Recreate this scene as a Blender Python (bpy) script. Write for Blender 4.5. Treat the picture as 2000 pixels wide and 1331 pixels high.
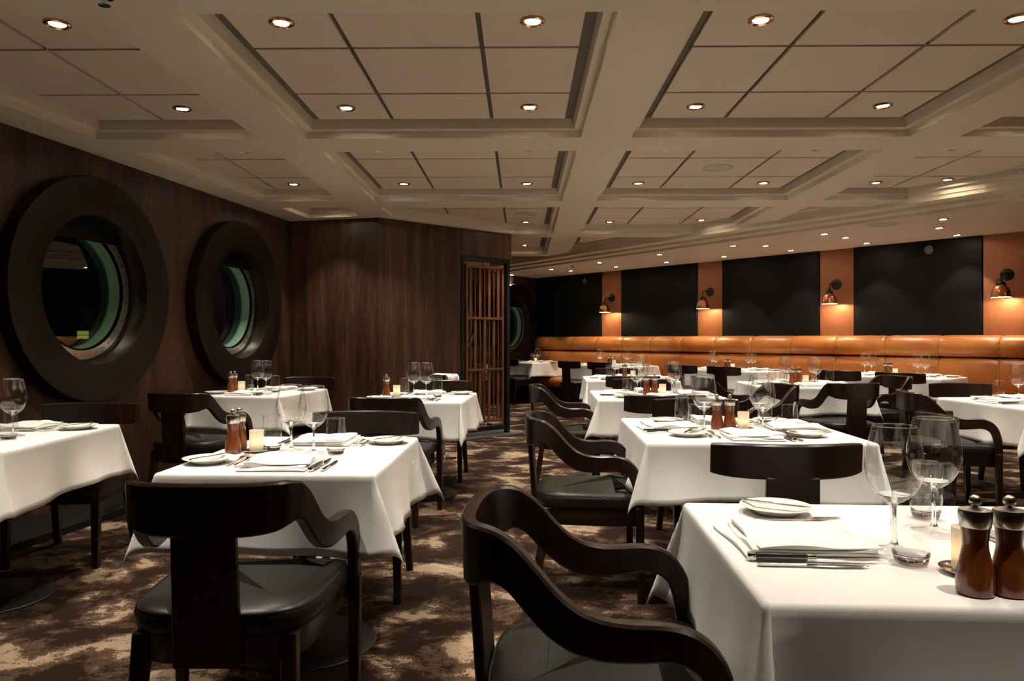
import bpy, bmesh, math, random
from mathutils import Vector, Matrix
random.seed(7)
scene = bpy.context.scene
COL = scene.collection
for _o in list(bpy.data.objects):
    bpy.data.objects.remove(_o, do_unlink=True)
PI = math.pi
R = math.radians

# ------------------------------------------------------------------ camera
EYE = 1.19
cd = bpy.data.cameras.new('camera')
cam = bpy.data.objects.new('camera', cd)
COL.objects.link(cam)
cam.location = (0, 0, EYE)
cam.rotation_euler = (PI / 2, 0, 0)
cd.sensor_width = 36.0
cd.lens = 26.1
cd.shift_y = -0.00175
cd.clip_start = 0.05
scene.camera = cam

# ------------------------------------------------------------------ world, exposure, light levels
world = bpy.data.worlds.new('night')
scene.world = world
world.use_nodes = True
world.node_tree.nodes['Background'].inputs[0].default_value = (0.0006, 0.0008, 0.0012, 1)
world.node_tree.nodes['Background'].inputs[1].default_value = 1.0
scene.view_settings.view_transform = 'Standard'
scene.view_settings.look = 'None'
scene.view_settings.gamma = 1.0
scene.view_settings.use_curve_mapping = False
scene.view_settings.exposure = 1.27
scene.cycles.transparent_max_bounces = 12
scene.cycles.max_bounces = 7
scene.cycles.diffuse_bounces = 3
scene.cycles.glossy_bounces = 3
scene.cycles.transmission_bounces = 7
scene.cycles.sample_clamp_indirect = 4.0
scene.cycles.adaptive_threshold = 0.08
SPOT_W = 38.0          # each coffer downlight
SOFFIT_W = 22.0        # each perimeter downlight
SCONCE_W = 3.4
CANDLE_W = 0.012
WARM = (1.0, 0.915, 0.79)
SOFFIT_COL = (1.0, 0.92, 0.80)

# ------------------------------------------------------------------ materials
MATS = {}
def new_mat(name):
    m = bpy.data.materials.new(name)
    m.use_nodes = True
    MATS[name] = m
    nt = m.node_tree
    return m, nt, nt.nodes['Principled BSDF']

def pset(b, **kw):
    names = dict(color='Base Color', rough='Roughness', metal='Metallic', spec='Specular IOR Level', coat='Coat Weight',
                 coat_rough='Coat Roughness', sheen='Sheen Weight', trans='Transmission Weight', ior='IOR',
                 emit='Emission Color', emit_s='Emission Strength', subsurf='Subsurface Weight', aniso='Anisotropic')
    for k, v in kw.items():
        i = b.inputs[names[k]]
        if k in ('color', 'emit') and len(v) == 3:
            v = (*v, 1)
        i.default_value = v

def plain(name, color, rough=0.5, **kw):
    m, nt, b = new_mat(name)
    pset(b, color=color, rough=rough, **kw)
    return m

def coords(nt, scale, rot=(0, 0, 0), kind='Object'):
    tc = nt.nodes.new('ShaderNodeTexCoord')
    mp = nt.nodes.new('ShaderNodeMapping')
    mp.inputs['Scale'].default_value = scale
    mp.inputs['Rotation'].default_value = rot
    nt.links.new(tc.outputs[kind], mp.inputs['Vector'])
    return mp.outputs['Vector']

def noise(nt, vec, scale, detail=4, rough=0.55, dist=0.0):
    n = nt.nodes.new('ShaderNodeTexNoise')
    n.inputs['Scale'].default_value = scale
    n.inputs['Detail'].default_value = detail
    n.inputs['Roughness'].default_value = rough
    n.inputs['Distortion'].default_value = dist
    nt.links.new(vec, n.inputs['Vector'])
    return n.outputs['Fac']

def ramp(nt, fac, stops, interp='LINEAR'):
    r = nt.nodes.new('ShaderNodeValToRGB')
    r.color_ramp.interpolation = interp
    els = r.color_ramp.elements
    while len(els) < len(stops):
        els.new(0.5)
    for e, (p, c) in zip(els, stops):
        e.position = p
        e.color = (*c, 1)
    nt.links.new(fac, r.inputs['Fac'])
    return r.outputs['Color']

def math_n(nt, op, a, b):
    n = nt.nodes.new('ShaderNodeMath')
    n.operation = op
    for i, v in enumerate((a, b)):
        if isinstance(v, (int, float)):
            n.inputs[i].default_value = v
        else:
            nt.links.new(v, n.inputs[i])
    return n.outputs[0]

def bump(nt, b, height, strength=0.2, dist=0.01):
    n = nt.nodes.new('ShaderNodeBump')
    n.inputs['Strength'].default_value = strength
    n.inputs['Distance'].default_value = dist
    nt.links.new(height, n.inputs['Height'])
    nt.links.new(n.outputs['Normal'], b.inputs['Normal'])

def make_materials():
    # carpet: torn-brush abstract in dark brown, brown and tan
    m, nt, b = new_mat('carpet')
    v = coords(nt, (1.0, 1.2, 1.0), (0, 0, R(-24)))
    n1 = noise(nt, v, 2.5, 6, 0.60, 0.45)
    v2 = coords(nt, (1, 1, 1))
    v3 = coords(nt, (1.0, 1.25, 1.0), (0, 0, R(-24)))
    n2 = noise(nt, v2, 110, 1, 0.6)
    n3 = noise(nt, v3, 15, 3, 0.75, 0.4)
    s = math_n(nt, 'ADD', n1, math_n(nt, 'MULTIPLY', math_n(nt, 'SUBTRACT', n2, 0.5), 0.13))
    s = math_n(nt, 'ADD', s, math_n(nt, 'MULTIPLY', math_n(nt, 'SUBTRACT', n3, 0.5), 0.22))
    c = ramp(nt, s, [(0.0, (0.012, 0.0055, 0.0034)), (0.475, (0.017, 0.0078, 0.0046)), (0.485, (0.044, 0.024, 0.015)),
                     (0.53, (0.066, 0.037, 0.023)), (0.562, (0.090, 0.054, 0.035)), (0.570, (0.245, 0.170, 0.112)),
                     (0.66, (0.31, 0.225, 0.155)), (0.74, (0.42, 0.33, 0.245))])
    nt.links.new(c, b.inputs['Base Color'])
    pset(b, rough=0.95, spec=0.1)
    bump(nt, b, n2, 0.3, 0.006)
    # wall veneer
    m, nt, b = new_mat('veneer')
    v = coords(nt, (1.0, 1.0, 0.075))
    g1 = noise(nt, v, 7.0, 6, 0.62, 0.35)
    g2 = noise(nt, v, 60.0, 4, 0.6, 0.1)
    g = math_n(nt, 'ADD', math_n(nt, 'MULTIPLY', g1, 0.75), math_n(nt, 'MULTIPLY', g2, 0.35))
    c = ramp(nt, g, [(0.32, (0.011, 0.0048, 0.003)), (0.48, (0.034, 0.015, 0.0085)), (0.60, (0.072, 0.032, 0.018)), (0.74, (0.140, 0.068, 0.037))])
    nt.links.new(c, b.inputs['Base Color'])
    pset(b, rough=0.42, spec=0.35)
    bump(nt, b, g2, 0.06, 0.002)
    # chair wood
    m, nt, b = new_mat('espresso_wood')
    v = coords(nt, (1.0, 1.0, 0.16))
    g1 = noise(nt, v, 22.0, 5, 0.6, 0.8)
    c = ramp(nt, g1, [(0.30, (0.007, 0.0025, 0.0016)), (0.55, (0.020, 0.0072, 0.0040)), (0.75, (0.046, 0.016, 0.0085))])
    nt.links.new(c, b.inputs['Base Color'])
    pset(b, rough=0.30, spec=0.38)
    # seat leather
    m, nt, b = new_mat('black_leather')
    v = coords(nt, (1, 1, 1))
    pset(b, color=(0.010, 0.0098, 0.0075), rough=0.36, spec=0.32)
    bump(nt, b, noise(nt, v, 160, 3), 0.10, 0.003)
    # table linen
    m, nt, b = new_mat('linen')
    v = coords(nt, (1, 1, 1))
    pset(b, color=(0.82, 0.80, 0.765), rough=0.85, spec=0.15, sheen=0.1)
    bump(nt, b, noise(nt, v, 9, 3), 0.10, 0.01)
    plain('napkin', (0.86, 0.84, 0.79), 0.85, spec=0.15, sheen=0.1)
    plain('porcelain', (0.83, 0.81, 0.73), 0.22, spec=0.35)
    plain('steel', (0.62, 0.59, 0.54), 0.16, metal=1.0)
    m = plain('brushed_steel', (0.58, 0.54, 0.48), 0.28, metal=1.0, aniso=0.6)
    plain('chrome', (0.75, 0.74, 0.72), 0.06, metal=1.0)
    plain('black_handle', (0.012, 0.012, 0.012), 0.35)
    # pepper mill wood
    m, nt, b = new_mat('mill_wood')
    v = coords(nt, (1.0, 1.0, 0.2))
    c = ramp(nt, noise(nt, v, 60, 4, 0.6), [(0.3, (0.115, 0.024, 0.006)), (0.7, (0.235, 0.062, 0.016))])
    nt.links.new(c, b.inputs['Base Color'])
    pset(b, rough=0.25, coat=0.5, coat_rough=0.1)
    # votive: frosted glass lit from within by its own flame
    m, nt, b = new_mat('frosted_glass')
    nt.nodes.remove(b)
    tr = nt.nodes.new('ShaderNodeBsdfTranslucent'); tr.inputs[0].default_value = (0.95, 0.91, 0.85, 1)
    df = nt.nodes.new('ShaderNodeBsdfDiffuse'); df.inputs[0].default_value = (0.86, 0.82, 0.74, 1)
    mx = nt.nodes.new('ShaderNodeMixShader'); mx.inputs[0].default_value = 0.45
    nt.links.new(tr.outputs[0], mx.inputs[1]); nt.links.new(df.outputs[0], mx.inputs[2])
    nt.links.new(mx.outputs[0], nt.nodes['Material Output'].inputs[0])
    plain('wax', (0.85, 0.8, 0.68), 0.5)
    plain('flame', (1, 0.6, 0.2), 0.5, emit=(1.0, 0.62, 0.25), emit_s=10.0)
    # thin clear glass (walls a millimetre thick): mostly transparent, mirror at grazing angles
    m, nt, b = new_mat('thin_glass')
    nt.nodes.remove(b)
    t = nt.nodes.new('ShaderNodeBsdfTransparent'); t.inputs[0].default_value = (0.985, 0.988, 0.985, 1)
    g = nt.nodes.new('ShaderNodeBsdfGlossy'); g.inputs['Roughness'].default_value = 0.02; g.inputs[0].default_value = (1, 1, 1, 1)
    lw = nt.nodes.new('ShaderNodeLayerWeight'); lw.inputs[0].default_value = 0.5
    p = math_n(nt, 'POWER', lw.outputs['Facing'], 3.0)
    f = math_n(nt, 'ADD', math_n(nt, 'MULTIPLY', p, 0.75), 0.065)
    mx = nt.nodes.new('ShaderNodeMixShader')
    nt.links.new(f, mx.inputs[0]); nt.links.new(t.outputs[0], mx.inputs[1]); nt.links.new(g.outputs[0], mx.inputs[2])
    nt.links.new(mx.outputs[0], nt.nodes['Material Output'].inputs[0])
    plain('solid_glass', (1, 1, 1), 0.01, trans=1.0, ior=1.45)
    # window pane: dark night glass
    m, nt, b = new_mat('window_glass')
    nt.nodes.remove(b)
    t = nt.nodes.new('ShaderNodeBsdfTransparent'); t.inputs[0].default_value = (0.55, 0.62, 0.62, 1)
    g = nt.nodes.new('ShaderNodeBsdfGlossy'); g.inputs['Roughness'].default_value = 0.01
    mx = nt.nodes.new('ShaderNodeMixShader'); mx.inputs[0].default_value = 0.10
    nt.links.new(t.outputs[0], mx.inputs[1]); nt.links.new(g.outputs[0], mx.inputs[2])
    nt.links.new(mx.outputs[0], nt.nodes['Material Output'].inputs[0])
    # room
    m, nt, b = new_mat('ceiling_paint')
    pset(b, color=(0.78, 0.665, 0.51), rough=0.55, spec=0.3)
    m, nt, b = new_mat('ceiling_panel')
    pset(b, color=(0.75, 0.615, 0.475), rough=0.5, spec=0.3)
    plain('coffer_gap', (0.16, 0.13, 0.10), 0.8)
    plain('brass', (0.72, 0.40, 0.18), 0.22, metal=1.0)
    plain('dark_trim', (0.10, 0.085, 0.06), 0.3, metal=0.6)
    plain('lamp_glow', (1, 1, 1), 0.5, emit=(1.0, 0.84, 0.60), emit_s=60.0)
    plain('porthole_trim', (0.0075, 0.005, 0.0022), 0.42, spec=0.2)
    plain('porthole_bore', (0.022, 0.017, 0.011), 0.30, spec=0.5)
    plain('hull_green', (0.28, 0.54, 0.37), 0.35)
    plain('flange_metal', (0.55, 0.50, 0.42), 0.35, metal=1.0)
    plain('black_void', (0.002, 0.002, 0.002), 0.7, spec=0.1)
    m, nt, b = new_mat('copper_sheet')
    v = coords(nt, (1, 1, 1))
    pset(b, color=(0.37, 0.135, 0.060), rough=0.45, metal=0.35)
    bump(nt, b, noise(nt, v, 38, 3, 0.6), 0.35, 0.006)
    m, nt, b = new_mat('charcoal_panel')
    v = coords(nt, (1, 1, 1))
    pset(b, color=(0.0048, 0.0048, 0.0042), rough=0.5, spec=0.15)
    bump(nt, b, noise(nt, v, 260, 2), 0.15, 0.002)
    m, nt, b = new_mat('tan_leather')
    v = coords(nt, (1, 1, 1))
    n1 = noise(nt, v, 2.4, 5, 0.6)
    c = ramp(nt, n1, [(0.3, (0.34, 0.098, 0.016)), (0.7, (0.52, 0.185, 0.038))])
    nt.links.new(c, b.inputs['Base Color'])
    pset(b, rough=0.36, spec=0.5)
    bump(nt, b, noise(nt, v, 6, 4, 0.6), 0.18, 0.02)
    plain('stitch', (0.52, 0.24, 0.07), 0.6)
    plain('sconce_copper', (0.62, 0.20, 0.075), 0.25, metal=0.85, coat=0.5)
    plain('white_enamel', (0.9, 0.88, 0.82), 0.35)
    plain('black_iron', (0.010, 0.009, 0.008), 0.4, metal=0.3)
    m, nt, b = new_mat('slat_wood')
    v = coords(nt, (1.0, 1.0, 0.1))
    c = ramp(nt, noise(nt, v, 40, 4, 0.6), [(0.3, (0.10, 0.032, 0.012)), (0.7, (0.20, 0.075, 0.030))])
    nt.links.new(c, b.inputs['Base Color'])
    pset(b, rough=0.4)
    plain('black_steel', (0.012, 0.013, 0.013), 0.4, metal=0.5)
    plain('table_base', (0.010, 0.0105, 0.010), 0.35, spec=0.5)
    plain('plinth_black', (0.006, 0.006, 0.005), 0.7, spec=0.2)
    plain('grille_white', (0.60, 0.54, 0.44), 0.7)
    plain('slate_floor', (0.075, 0.08, 0.075), 0.4)
    plain('sensor_silver', (0.20, 0.19, 0.18), 0.35, metal=0.8)
    plain('night_building', (0.02, 0.02, 0.022), 0.8)
    plain('lit_window', (1, 1, 1), 0.5, emit=(0.75, 0.62, 0.08), emit_s=0.30)
make_materials()
for _n in ('lamp_glow', 'flame', 'lit_window'):      # their light comes from the lamps beside them
    MATS[_n].cycles.emission_sampling = 'NONE'

# ------------------------------------------------------------------ mesh helpers
class MB:
    def __init__(self):
        self.v, self.f = [], []
    def add(self, vs, fs):
        o = len(self.v)
        self.v += [tuple(p) for p in vs]
        self.f += [tuple(i + o for i in f) for f in fs]
        return self
    def box(self, c, s, rot=0.0):
        x, y, z = (a / 2 for a in s)
        pts = [(-x, -y, -z), (x, -y, -z), (x, y, -z), (-x, y, -z), (-x, -y, z), (x, -y, z), (x, y, z), (-x, y, z)]
        cr, sr = math.cos(rot), math.sin(rot)
        pts = [(c[0] + p[0] * cr - p[1] * sr, c[1] + p[0] * sr + p[1] * cr, c[2] + p[2]) for p in pts]
        return self.add(pts, [(0, 3, 2, 1), (4, 5, 6, 7), (0, 1, 5, 4), (1, 2, 6, 5), (2, 3, 7, 6), (3, 0, 4, 7)])
    def hexa(self, lo, hi):
        """eight corners: lower quad and upper quad, counter-clockwise"""
        return self.add(list(lo) + list(hi), [(3, 2, 1, 0), (4, 5, 6, 7), (0, 1, 5, 4), (1, 2, 6, 5), (2, 3, 7, 6), (3, 0, 4, 7)])
    def lathe(self, prof, n=24, c=(0, 0, 0), closed=False):
        vs, fs = [], []
        k = len(prof)
        for r, z in prof:
            for i in range(n):
                a = 2 * PI * i / n
                vs.append((c[0] + r * math.cos(a), c[1] + r * math.sin(a), c[2] + z))
        for j in range(k if closed else k - 1):
            j2 = (j + 1) % k
            for i in range(n):
                i2 = (i + 1) % n
                fs.append((j * n + i, j * n + i2, j2 * n + i2, j2 * n + i))
        return self.add(vs, fs)
    def disc(self, r, z, n=24, c=(0, 0), up=True):
        vs = [(c[0] + r * math.cos(2 * PI * i / n), c[1] + r * math.sin(2 * PI * i / n), z) for i in range(n)]
        f = tuple(range(n)) if up else tuple(reversed(range(n)))
        return self.add(vs, [f])
    def prism(self, poly, z0, z1):
        n = len(poly)
        vs = [(p[0], p[1], z0) for p in poly] + [(p[0], p[1], z1) for p in poly]
        fs = [tuple(reversed(range(n))), tuple(range(n, 2 * n))]
        fs += [(i, (i + 1) % n, n + (i + 1) % n, n + i) for i in range(n)]
        return self.add(vs, fs)
    def tube(self, path, r, n=8, closed=False):
        path = [Vector(p) for p in path]
        m = len(path)
        vs, fs = [], []
        for k, p in enumerate(path):
            a = path[(k - 1) % m] if (closed or k > 0) else path[0]
            b = path[(k + 1) % m] if (closed or k < m - 1) else path[-1]
            t = (b - a).normalized()
            up = Vector((0, 0, 1)) if abs(t.z) < 0.95 else Vector((1, 0, 0))
            s = t.cross(up).normalized(); u = s.cross(t)
            rr = r[k] if isinstance(r, (list, tuple)) else r
            for i in range(n):
                an = 2 * PI * i / n
                vs.append(p + (s * math.cos(an) + u * math.sin(an)) * rr)
        for k in range(m if closed else m - 1):
            k2 = (k + 1) % m
            for i in range(n):
                i2 = (i + 1) % n
                fs.append((k * n + i, k * n + i2, k2 * n + i2, k2 * n + i))
        if not closed:
            fs.append(tuple(reversed(range(n)))); fs.append(tuple((m - 1) * n + i for i in range(n)))
        return self.add(vs, fs)
    def layers(self, rings, cap=True):
        """stack of equal-length rings of 3-D points"""
        n = len(rings[0]); vs = [p for r in rings for p in r]; fs = []
        for k in range(len(rings) - 1):
            for i in range(n):
                i2 = (i + 1) % n
                fs.append((k * n + i, k * n + i2, (k + 1) * n + i2, (k + 1) * n + i))
        if cap:
            fs.append(tuple(reversed(range(n)))); fs.append(tuple((len(rings) - 1) * n + i for i in range(n)))
        return self.add(vs, fs)
    def mesh(self, name, mat, smooth=40, bevel=0.0, seg=1, fix=True):
        me = bpy.data.meshes.new(name)
        me.from_pydata(self.v, [], self.f)
        bm = bmesh.new(); bm.from_mesh(me)
        if fix:
            bmesh.ops.recalc_face_normals(bm, faces=bm.faces)
        if bevel > 0:
            ed = [e for e in bm.edges if len(e.link_faces) == 2 and e.calc_face_angle(0) > R(35)]
            bmesh.ops.bevel(bm, geom=ed, offset=bevel, segments=seg, affect='EDGES', profile=0.5, clamp_overlap=True)
        bm.to_mesh(me); bm.free()
        me.materials.append(MATS[mat])
        if smooth:
            me.polygons.foreach_set('use_smooth', [True] * len(me.polygons))
            me.set_sharp_from_angle(angle=R(smooth))
        return me

def obj(name, me, parent=None, loc=(0, 0, 0), rot=(0, 0, 0)):
    o = bpy.data.objects.new(name, me)
    COL.objects.link(o)
    o.location = loc
    o.rotation_euler = rot
    if parent is not None:
        o.parent = parent
    return o

def tag(o, label=None, cat=None, group=None, kind=None):
    if label: o['label'] = label
    if cat: o['category'] = cat
    if group: o['group'] = group
    if kind: o['kind'] = kind
    return o

def thing(name, label, cat, loc=(0, 0, 0), rotz=0.0, group=None, kind=None):
    o = obj(name, None, None, loc, (0, 0, rotz))
    o.empty_display_size = 0.1
    return tag(o, label, cat, group, kind)

def place(tpl, name, label, cat, loc, rotz=0.0, group=None):
    """tpl: list of (part name, mesh, local location, local rotation, index of parent part or None)"""
    root = thing(name, label, cat, loc, rotz, group)
    made = []
    for pn, me, l, r, pi in tpl:
        made.append(obj(pn, me, root if pi is None else made[pi], l, r))
    return root

def light(name, kind, loc, power, color, radius=0.03, parent=None, spot=None, blend=0.6, rot=(0, 0, 0)):
    ld = bpy.data.lights.new(name, kind)
    ld.energy = power
    ld.color = color
    ld.shadow_soft_size = radius
    if kind == 'SPOT':
        ld.spot_size = spot
        ld.spot_blend = blend
    o = bpy.data.objects.new(name, ld)
    COL.objects.link(o)
    o.location = loc
    o.rotation_euler = rot
    if parent is not None:
        o.parent = parent
    return o

def catmull(pts, n):
    out = []
    P = [Vector(p) for p in pts]
    P = [2 * P[0] - P[1]] + P + [2 * P[-1] - P[-2]]
    for k in range(1, len(P) - 2):
        for i in range(n):
            t = i / n
            a, b, c, d = P[k - 1], P[k], P[k + 1], P[k + 2]
            out.append(0.5 * (2 * b + (c - a) * t + (2 * a - 5 * b + 4 * c - d) * t * t + (3 * b - a - 3 * c + d) * t ** 3))
    out.append(P[-2])
    return out

def fill_poly(outer, holes, z=0.0):
    """planar polygon with holes -> (verts, tris)"""
    bm = bmesh.new()
    edges = []
    for loop in [outer] + holes:
        vs = [bm.verts.new((p[0], p[1], z)) for p in loop]
        for i in range(len(vs)):
            edges.append(bm.edges.new((vs[i], vs[(i + 1) % len(vs)])))
    bmesh.ops.triangle_fill(bm, edges=edges, use_beauty=True)
    bm.verts.index_update()
    v = [tuple(x.co) for x in bm.verts]
    f = [tuple(x.index for x in fc.verts) for fc in bm.faces]
    bm.free()
    return v, f

def clip(poly, p, n):
    """keep the side of the line through p where (q-p).n >= 0"""
    out = []
    m = len(poly)
    for i in range(m):
        a, b = poly[i], poly[(i + 1) % m]
        da = (a[0] - p[0]) * n[0] + (a[1] - p[1]) * n[1]
        db = (b[0] - p[0]) * n[0] + (b[1] - p[1]) * n[1]
        if da >= 0: out.append(a)
        if (da >= 0) != (db >= 0):
            t = da / (da - db)
            out.append((a[0] + (b[0] - a[0]) * t, a[1] + (b[1] - a[1]) * t))
    # drop doubled points
    res = []
    for q in out:
        if not res or math.hypot(q[0] - res[-1][0], q[1] - res[-1][1]) > 1e-4:
            res.append(q)
    if len(res) > 1 and math.hypot(res[0][0] - res[-1][0], res[0][1] - res[-1][1]) < 1e-4:
        res.pop()
    return res

def area2(poly):
    return 0.5 * sum(poly[i][0] * poly[(i + 1) % len(poly)][1] - poly[(i + 1) % len(poly)][0] * poly[i][1] for i in range(len(poly)))

def inset(poly, d):
    """inset a convex counter-clockwise polygon"""
    res = poly
    m = len(poly)
    for i in range(m):
        a, b = poly[i], poly[(i + 1) % m]
        ex, ey = b[0] - a[0], b[1] - a[1]
        L = math.hypot(ex, ey)
        if L < 1e-5: continue
        n = (-ey / L, ex / L)
        res = clip(res, (a[0] + n[0] * d, a[1] + n[1] * d), n)
        if len(res) < 3: return []
    return res

# ================================================================== THE ROOM
HB, HP, HS = 2.51, 2.605, 2.41          # beam soffit, coffer panels, perimeter soffit
def left_x(y): return -2.496 + (y - 8.36) * 0.162
c0, b1 = (-2.496, 8.36), (-1.448, 8.076)
KD = (0.732, 0.681)                      # along the angled wood wall and its screen
def kpt(k, off=0.0): return (b1[0] + KD[0] * k + KD[1] * off, b1[1] + KD[1] * k - KD[0] * off)   # off > 0: towards the room
bs = kpt(1.144)
b3 = (-1.6, 11.814)
RC = (0.488, 15.05)
W0 = (1.652, 13.61)
WD = (0.6267, -0.7793)                   # along the banquette wall, to the right
WN = (-0.7793, -0.6267)                  # into the room
def wpt(s, d): return (W0[0] + WD[0] * s + WN[0] * d, W0[1] + WD[1] * s + WN[1] * d)
FR = wpt(9.0, 0)
RX, BY = FR[0], -3.0
LB = (left_x(BY), BY)
ANG_W = math.atan2(WD[1], WD[0])

def wall_plane(name, p0, p1, z0, z1, mat, holes=(), kind='structure'):
    L = math.hypot(p1[0] - p0[0], p1[1] - p0[1])
    hl = [[(k + r * math.cos(2 * PI * i / 64), z + r * math.sin(2 * PI * i / 64)) for i in range(64)] for k, z, r in holes]
    v, f = fill_poly([(0, z0), (L, z0), (L, z1), (0, z1)], hl)
    m = MB(); m.add([(a, 0, b) for a, b, _ in v], f)
    o = obj(name, m.mesh(name, mat, 0), None, (p0[0], p0[1], 0), (0, 0, math.atan2(p1[1] - p0[1], p1[0] - p0[0])))
    return tag(o, kind=kind)

# floor
m = MB(); m.add([(-6, BY - .2, 0), (9, BY - .2, 0), (9, 17.2, 0), (-6, 17.2, 0)], [(0, 1, 2, 3)])
tag(obj('floor', m.mesh('floor', 'carpet', 0)), 'brown carpet with torn tan and dark brush strokes', kind='structure')

# left wall and portholes
lw_len = math.hypot(c0[0] - LB[0], c0[1] - LB[1])
def lk(y): return (y - BY) / (c0[1] - BY) * lw_len
PORT = [(lk(5.245), 1.534), (lk(7.17), 1.525)]
wl = wall_plane('wall_left', LB, c0, 0, HB + .12, 'veneer', [(k, z, 0.60) for k, z in PORT])
rw_len = math.hypot(RC[0] - b3[0], RC[1] - b3[1])
RPORT = [(rw_len - 2.52, 1.45), (rw_len - 0.88, 1.45)]
wr = wall_plane('wall_recess', b3, RC, 0, HB + .12, 'veneer', [(k, z, 0.60) for k, z in RPORT])
wb = wall_plane('wall_return', bs, b3, 0, HB + .12, 'veneer')
# the wood block: two faces and the lintel over the screen
m = MB().prism([c0, b1, bs, kpt(1.144, -.12), (b1[0] - .02, b1[1] + .12), (c0[0] + .05, c0[1] + .12)][::-1], 0, HB + .1)
tag(obj('wall_block', m.mesh('wall_block', 'veneer', 0)), kind='structure')
m = MB().prism([kpt(1.146, .012), kpt(1.96, .012), kpt(1.96, -.13), kpt(1.146, -.13)], 2.19, HB + .02)
tag(obj('trim_1', m.mesh('lintel', 'veneer', 0, bevel=.003)), 'walnut veneer lintel above the slatted screen', kind='structure')
m = MB().prism([kpt(.98, .16), kpt(2.02, .16), kpt(2.02, -.30), kpt(.98, -.30)], 0.0, 0.006)
tag(obj('trim_2', m.mesh('threshold', 'slate_floor', 0)), 'grey stone strip in the carpet under the slatted screen', kind='structure')
# hidden sides of the room
tag(wall_plane('wall_right', FR, (RX, BY), 0, HB + .12, 'veneer'), kind='structure')
tag(wall_plane('wall_back', (RX, BY), LB, 0, HB + .12, 'veneer'), kind='structure')
# black plinth along the left wall
a, b = (LB[0], LB[1]), (c0[0], c0[1])
nx, ny = 0.987, -0.16
m = MB().prism([a, (a[0] + nx * .40, a[1] + ny * .40), (b[0] + nx * .40, b[1] + ny * .40 - .05), (b[0], b[1] - .02)], 0, .05)
tag(obj('baseboard_left', m.mesh('plinth', 'plinth_black', 0, bevel=.004)), 'low black plinth along the porthole wall', kind='structure')

def ring_y(prof, n=64, closed=False):
    t = MB().lathe(prof, n, closed=closed)
    t.v = [(x, z, y) for x, y, z in t.v]
    return t
SUR = ring_y([(.79, .0), (.79, -.095), (.785, -.102), (.53, -.102), (.52, -.095), (.52, .0)]).mesh('surround', 'porthole_trim')
BORE = ring_y([(.52, -.09), (.517, .055), (.488, .055), (.488, .075)]).mesh('bore', 'porthole_bore')
FLA = ring_y([(.492, .055), (.492, .040), (.424, .040), (.424, .060)]).mesh('flange', 'flange_metal')
GRN = ring_y([(.420, .045), (.405, .155)]).mesh('reveal', 'hull_green')
RIM = ring_y([(.430, .041), (.416, .034), (.416, .062)]).mesh('gasket', 'black_void')
PANE = ring_y([(.407, .140), (.001, .140), (.001, .146), (.407, .146)]).mesh('pane', 'window_glass')
seg = [(.51 * math.cos(R(a)), .51 * math.sin(R(a))) for a in range(44, 137, 4)]
bl = MB().prism(seg, .0, .03); bl.v = [(x, z, y) for x, y, z in bl.v]
BLIND = bl.mesh('rolled_blind', 'black_void', 0)
rv = MB()
for i in range(40):
    a = 2 * PI * i / 40
    for q in range(1):
        cx, cz = .460 * math.cos(a), .460 * math.sin(a)
        k = 6
        rv.add([(cx + .006 * math.cos(2 * PI * j / k), .034, cz + .006 * math.sin(2 * PI * j / k)) for j in range(k)] +
               [(cx + .008 * math.cos(2 * PI * j / k), .041, cz + .008 * math.sin(2 * PI * j / k)) for j in range(k)],
               [tuple(range(k))] + [(j, (j + 1) % k, k + (j + 1) % k, k + j) for j in range(k)])
RIV = rv.mesh('rivets', 'steel')
names = ['large round porthole in a broad dark surround, nearer of two on the left wall',
         'large round porthole in a broad dark surround, farther of two on the left wall',
         'green-lined porthole half hidden behind the slats of the wooden screen',
         'green-lined porthole in the far recess beside the slatted screen']
n_win = 0
for wall, p0, p1, plist in ((wl, LB, c0, PORT), (wr, b3, RC, RPORT)):
    dx, dy = p1[0] - p0[0], p1[1] - p0[1]
    L = math.hypot(dx, dy)
    for k, z in plist:
        n_win += 1
        w = thing('window_%d' % n_win, names[n_win - 1], 'porthole', (p0[0] + dx / L * k, p0[1] + dy / L * k, z), math.atan2(dy, dx), kind='structure')
        obj('surround', SUR, w); obj('bore', BORE, w)
        fl = obj('flange', FLA, w)
        obj('rivets', RIV, fl)
        obj('gasket', RIM, w); obj('reveal', GRN, w); obj('pane', PANE, w); obj('rolled_blind', BLIND, w)

# ------------------------------------------------------------------ ceiling
CP, CDIR, CN = (2.906, 8.36), (-0.552, 0.834), (0.834, 0.552)
def cross(p, d, q, e):
    den = d[0] * e[1] - d[1] * e[0]
    t = ((q[0] - p[0]) * e[1] - (q[1] - p[1]) * e[0]) / den
    return (p[0] + d[0] * t, p[1] + d[1] * t)
def cline(off):
    p = (CP[0] + CN[0] * off, CP[1] + CN[1] * off)
    r = cross(p, CDIR, (RX, 0), (0, 1))
    l = cross(p, CDIR, RC, (b3[0] - RC[0], b3[1] - RC[1]))
    return r, l
C1, C2, C3 = cline(0), cline(.19), cline(.38)
GA = R(0.75)
def g2w(x, y): return (x * math.cos(GA) + y * math.sin(GA), -x * math.sin(GA) + y * math.cos(GA))
cols = {0: (-3.544, -1.742), 1: (-1.414, 0.388), 2: (0.716, 2.529), 3: (2.857, 4.670), 4: (4.998, 6.811)}
rows = {-1: (-1.45, .43), 0: (.775, 2.655), 1: (3.0, 4.88), 2: (5.225, 7.105), 3: (7.45, 9.33), 4: (9.675, 11.555), 5: (11.9, 13.78)}
LN = (0.987, -0.16)
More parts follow.
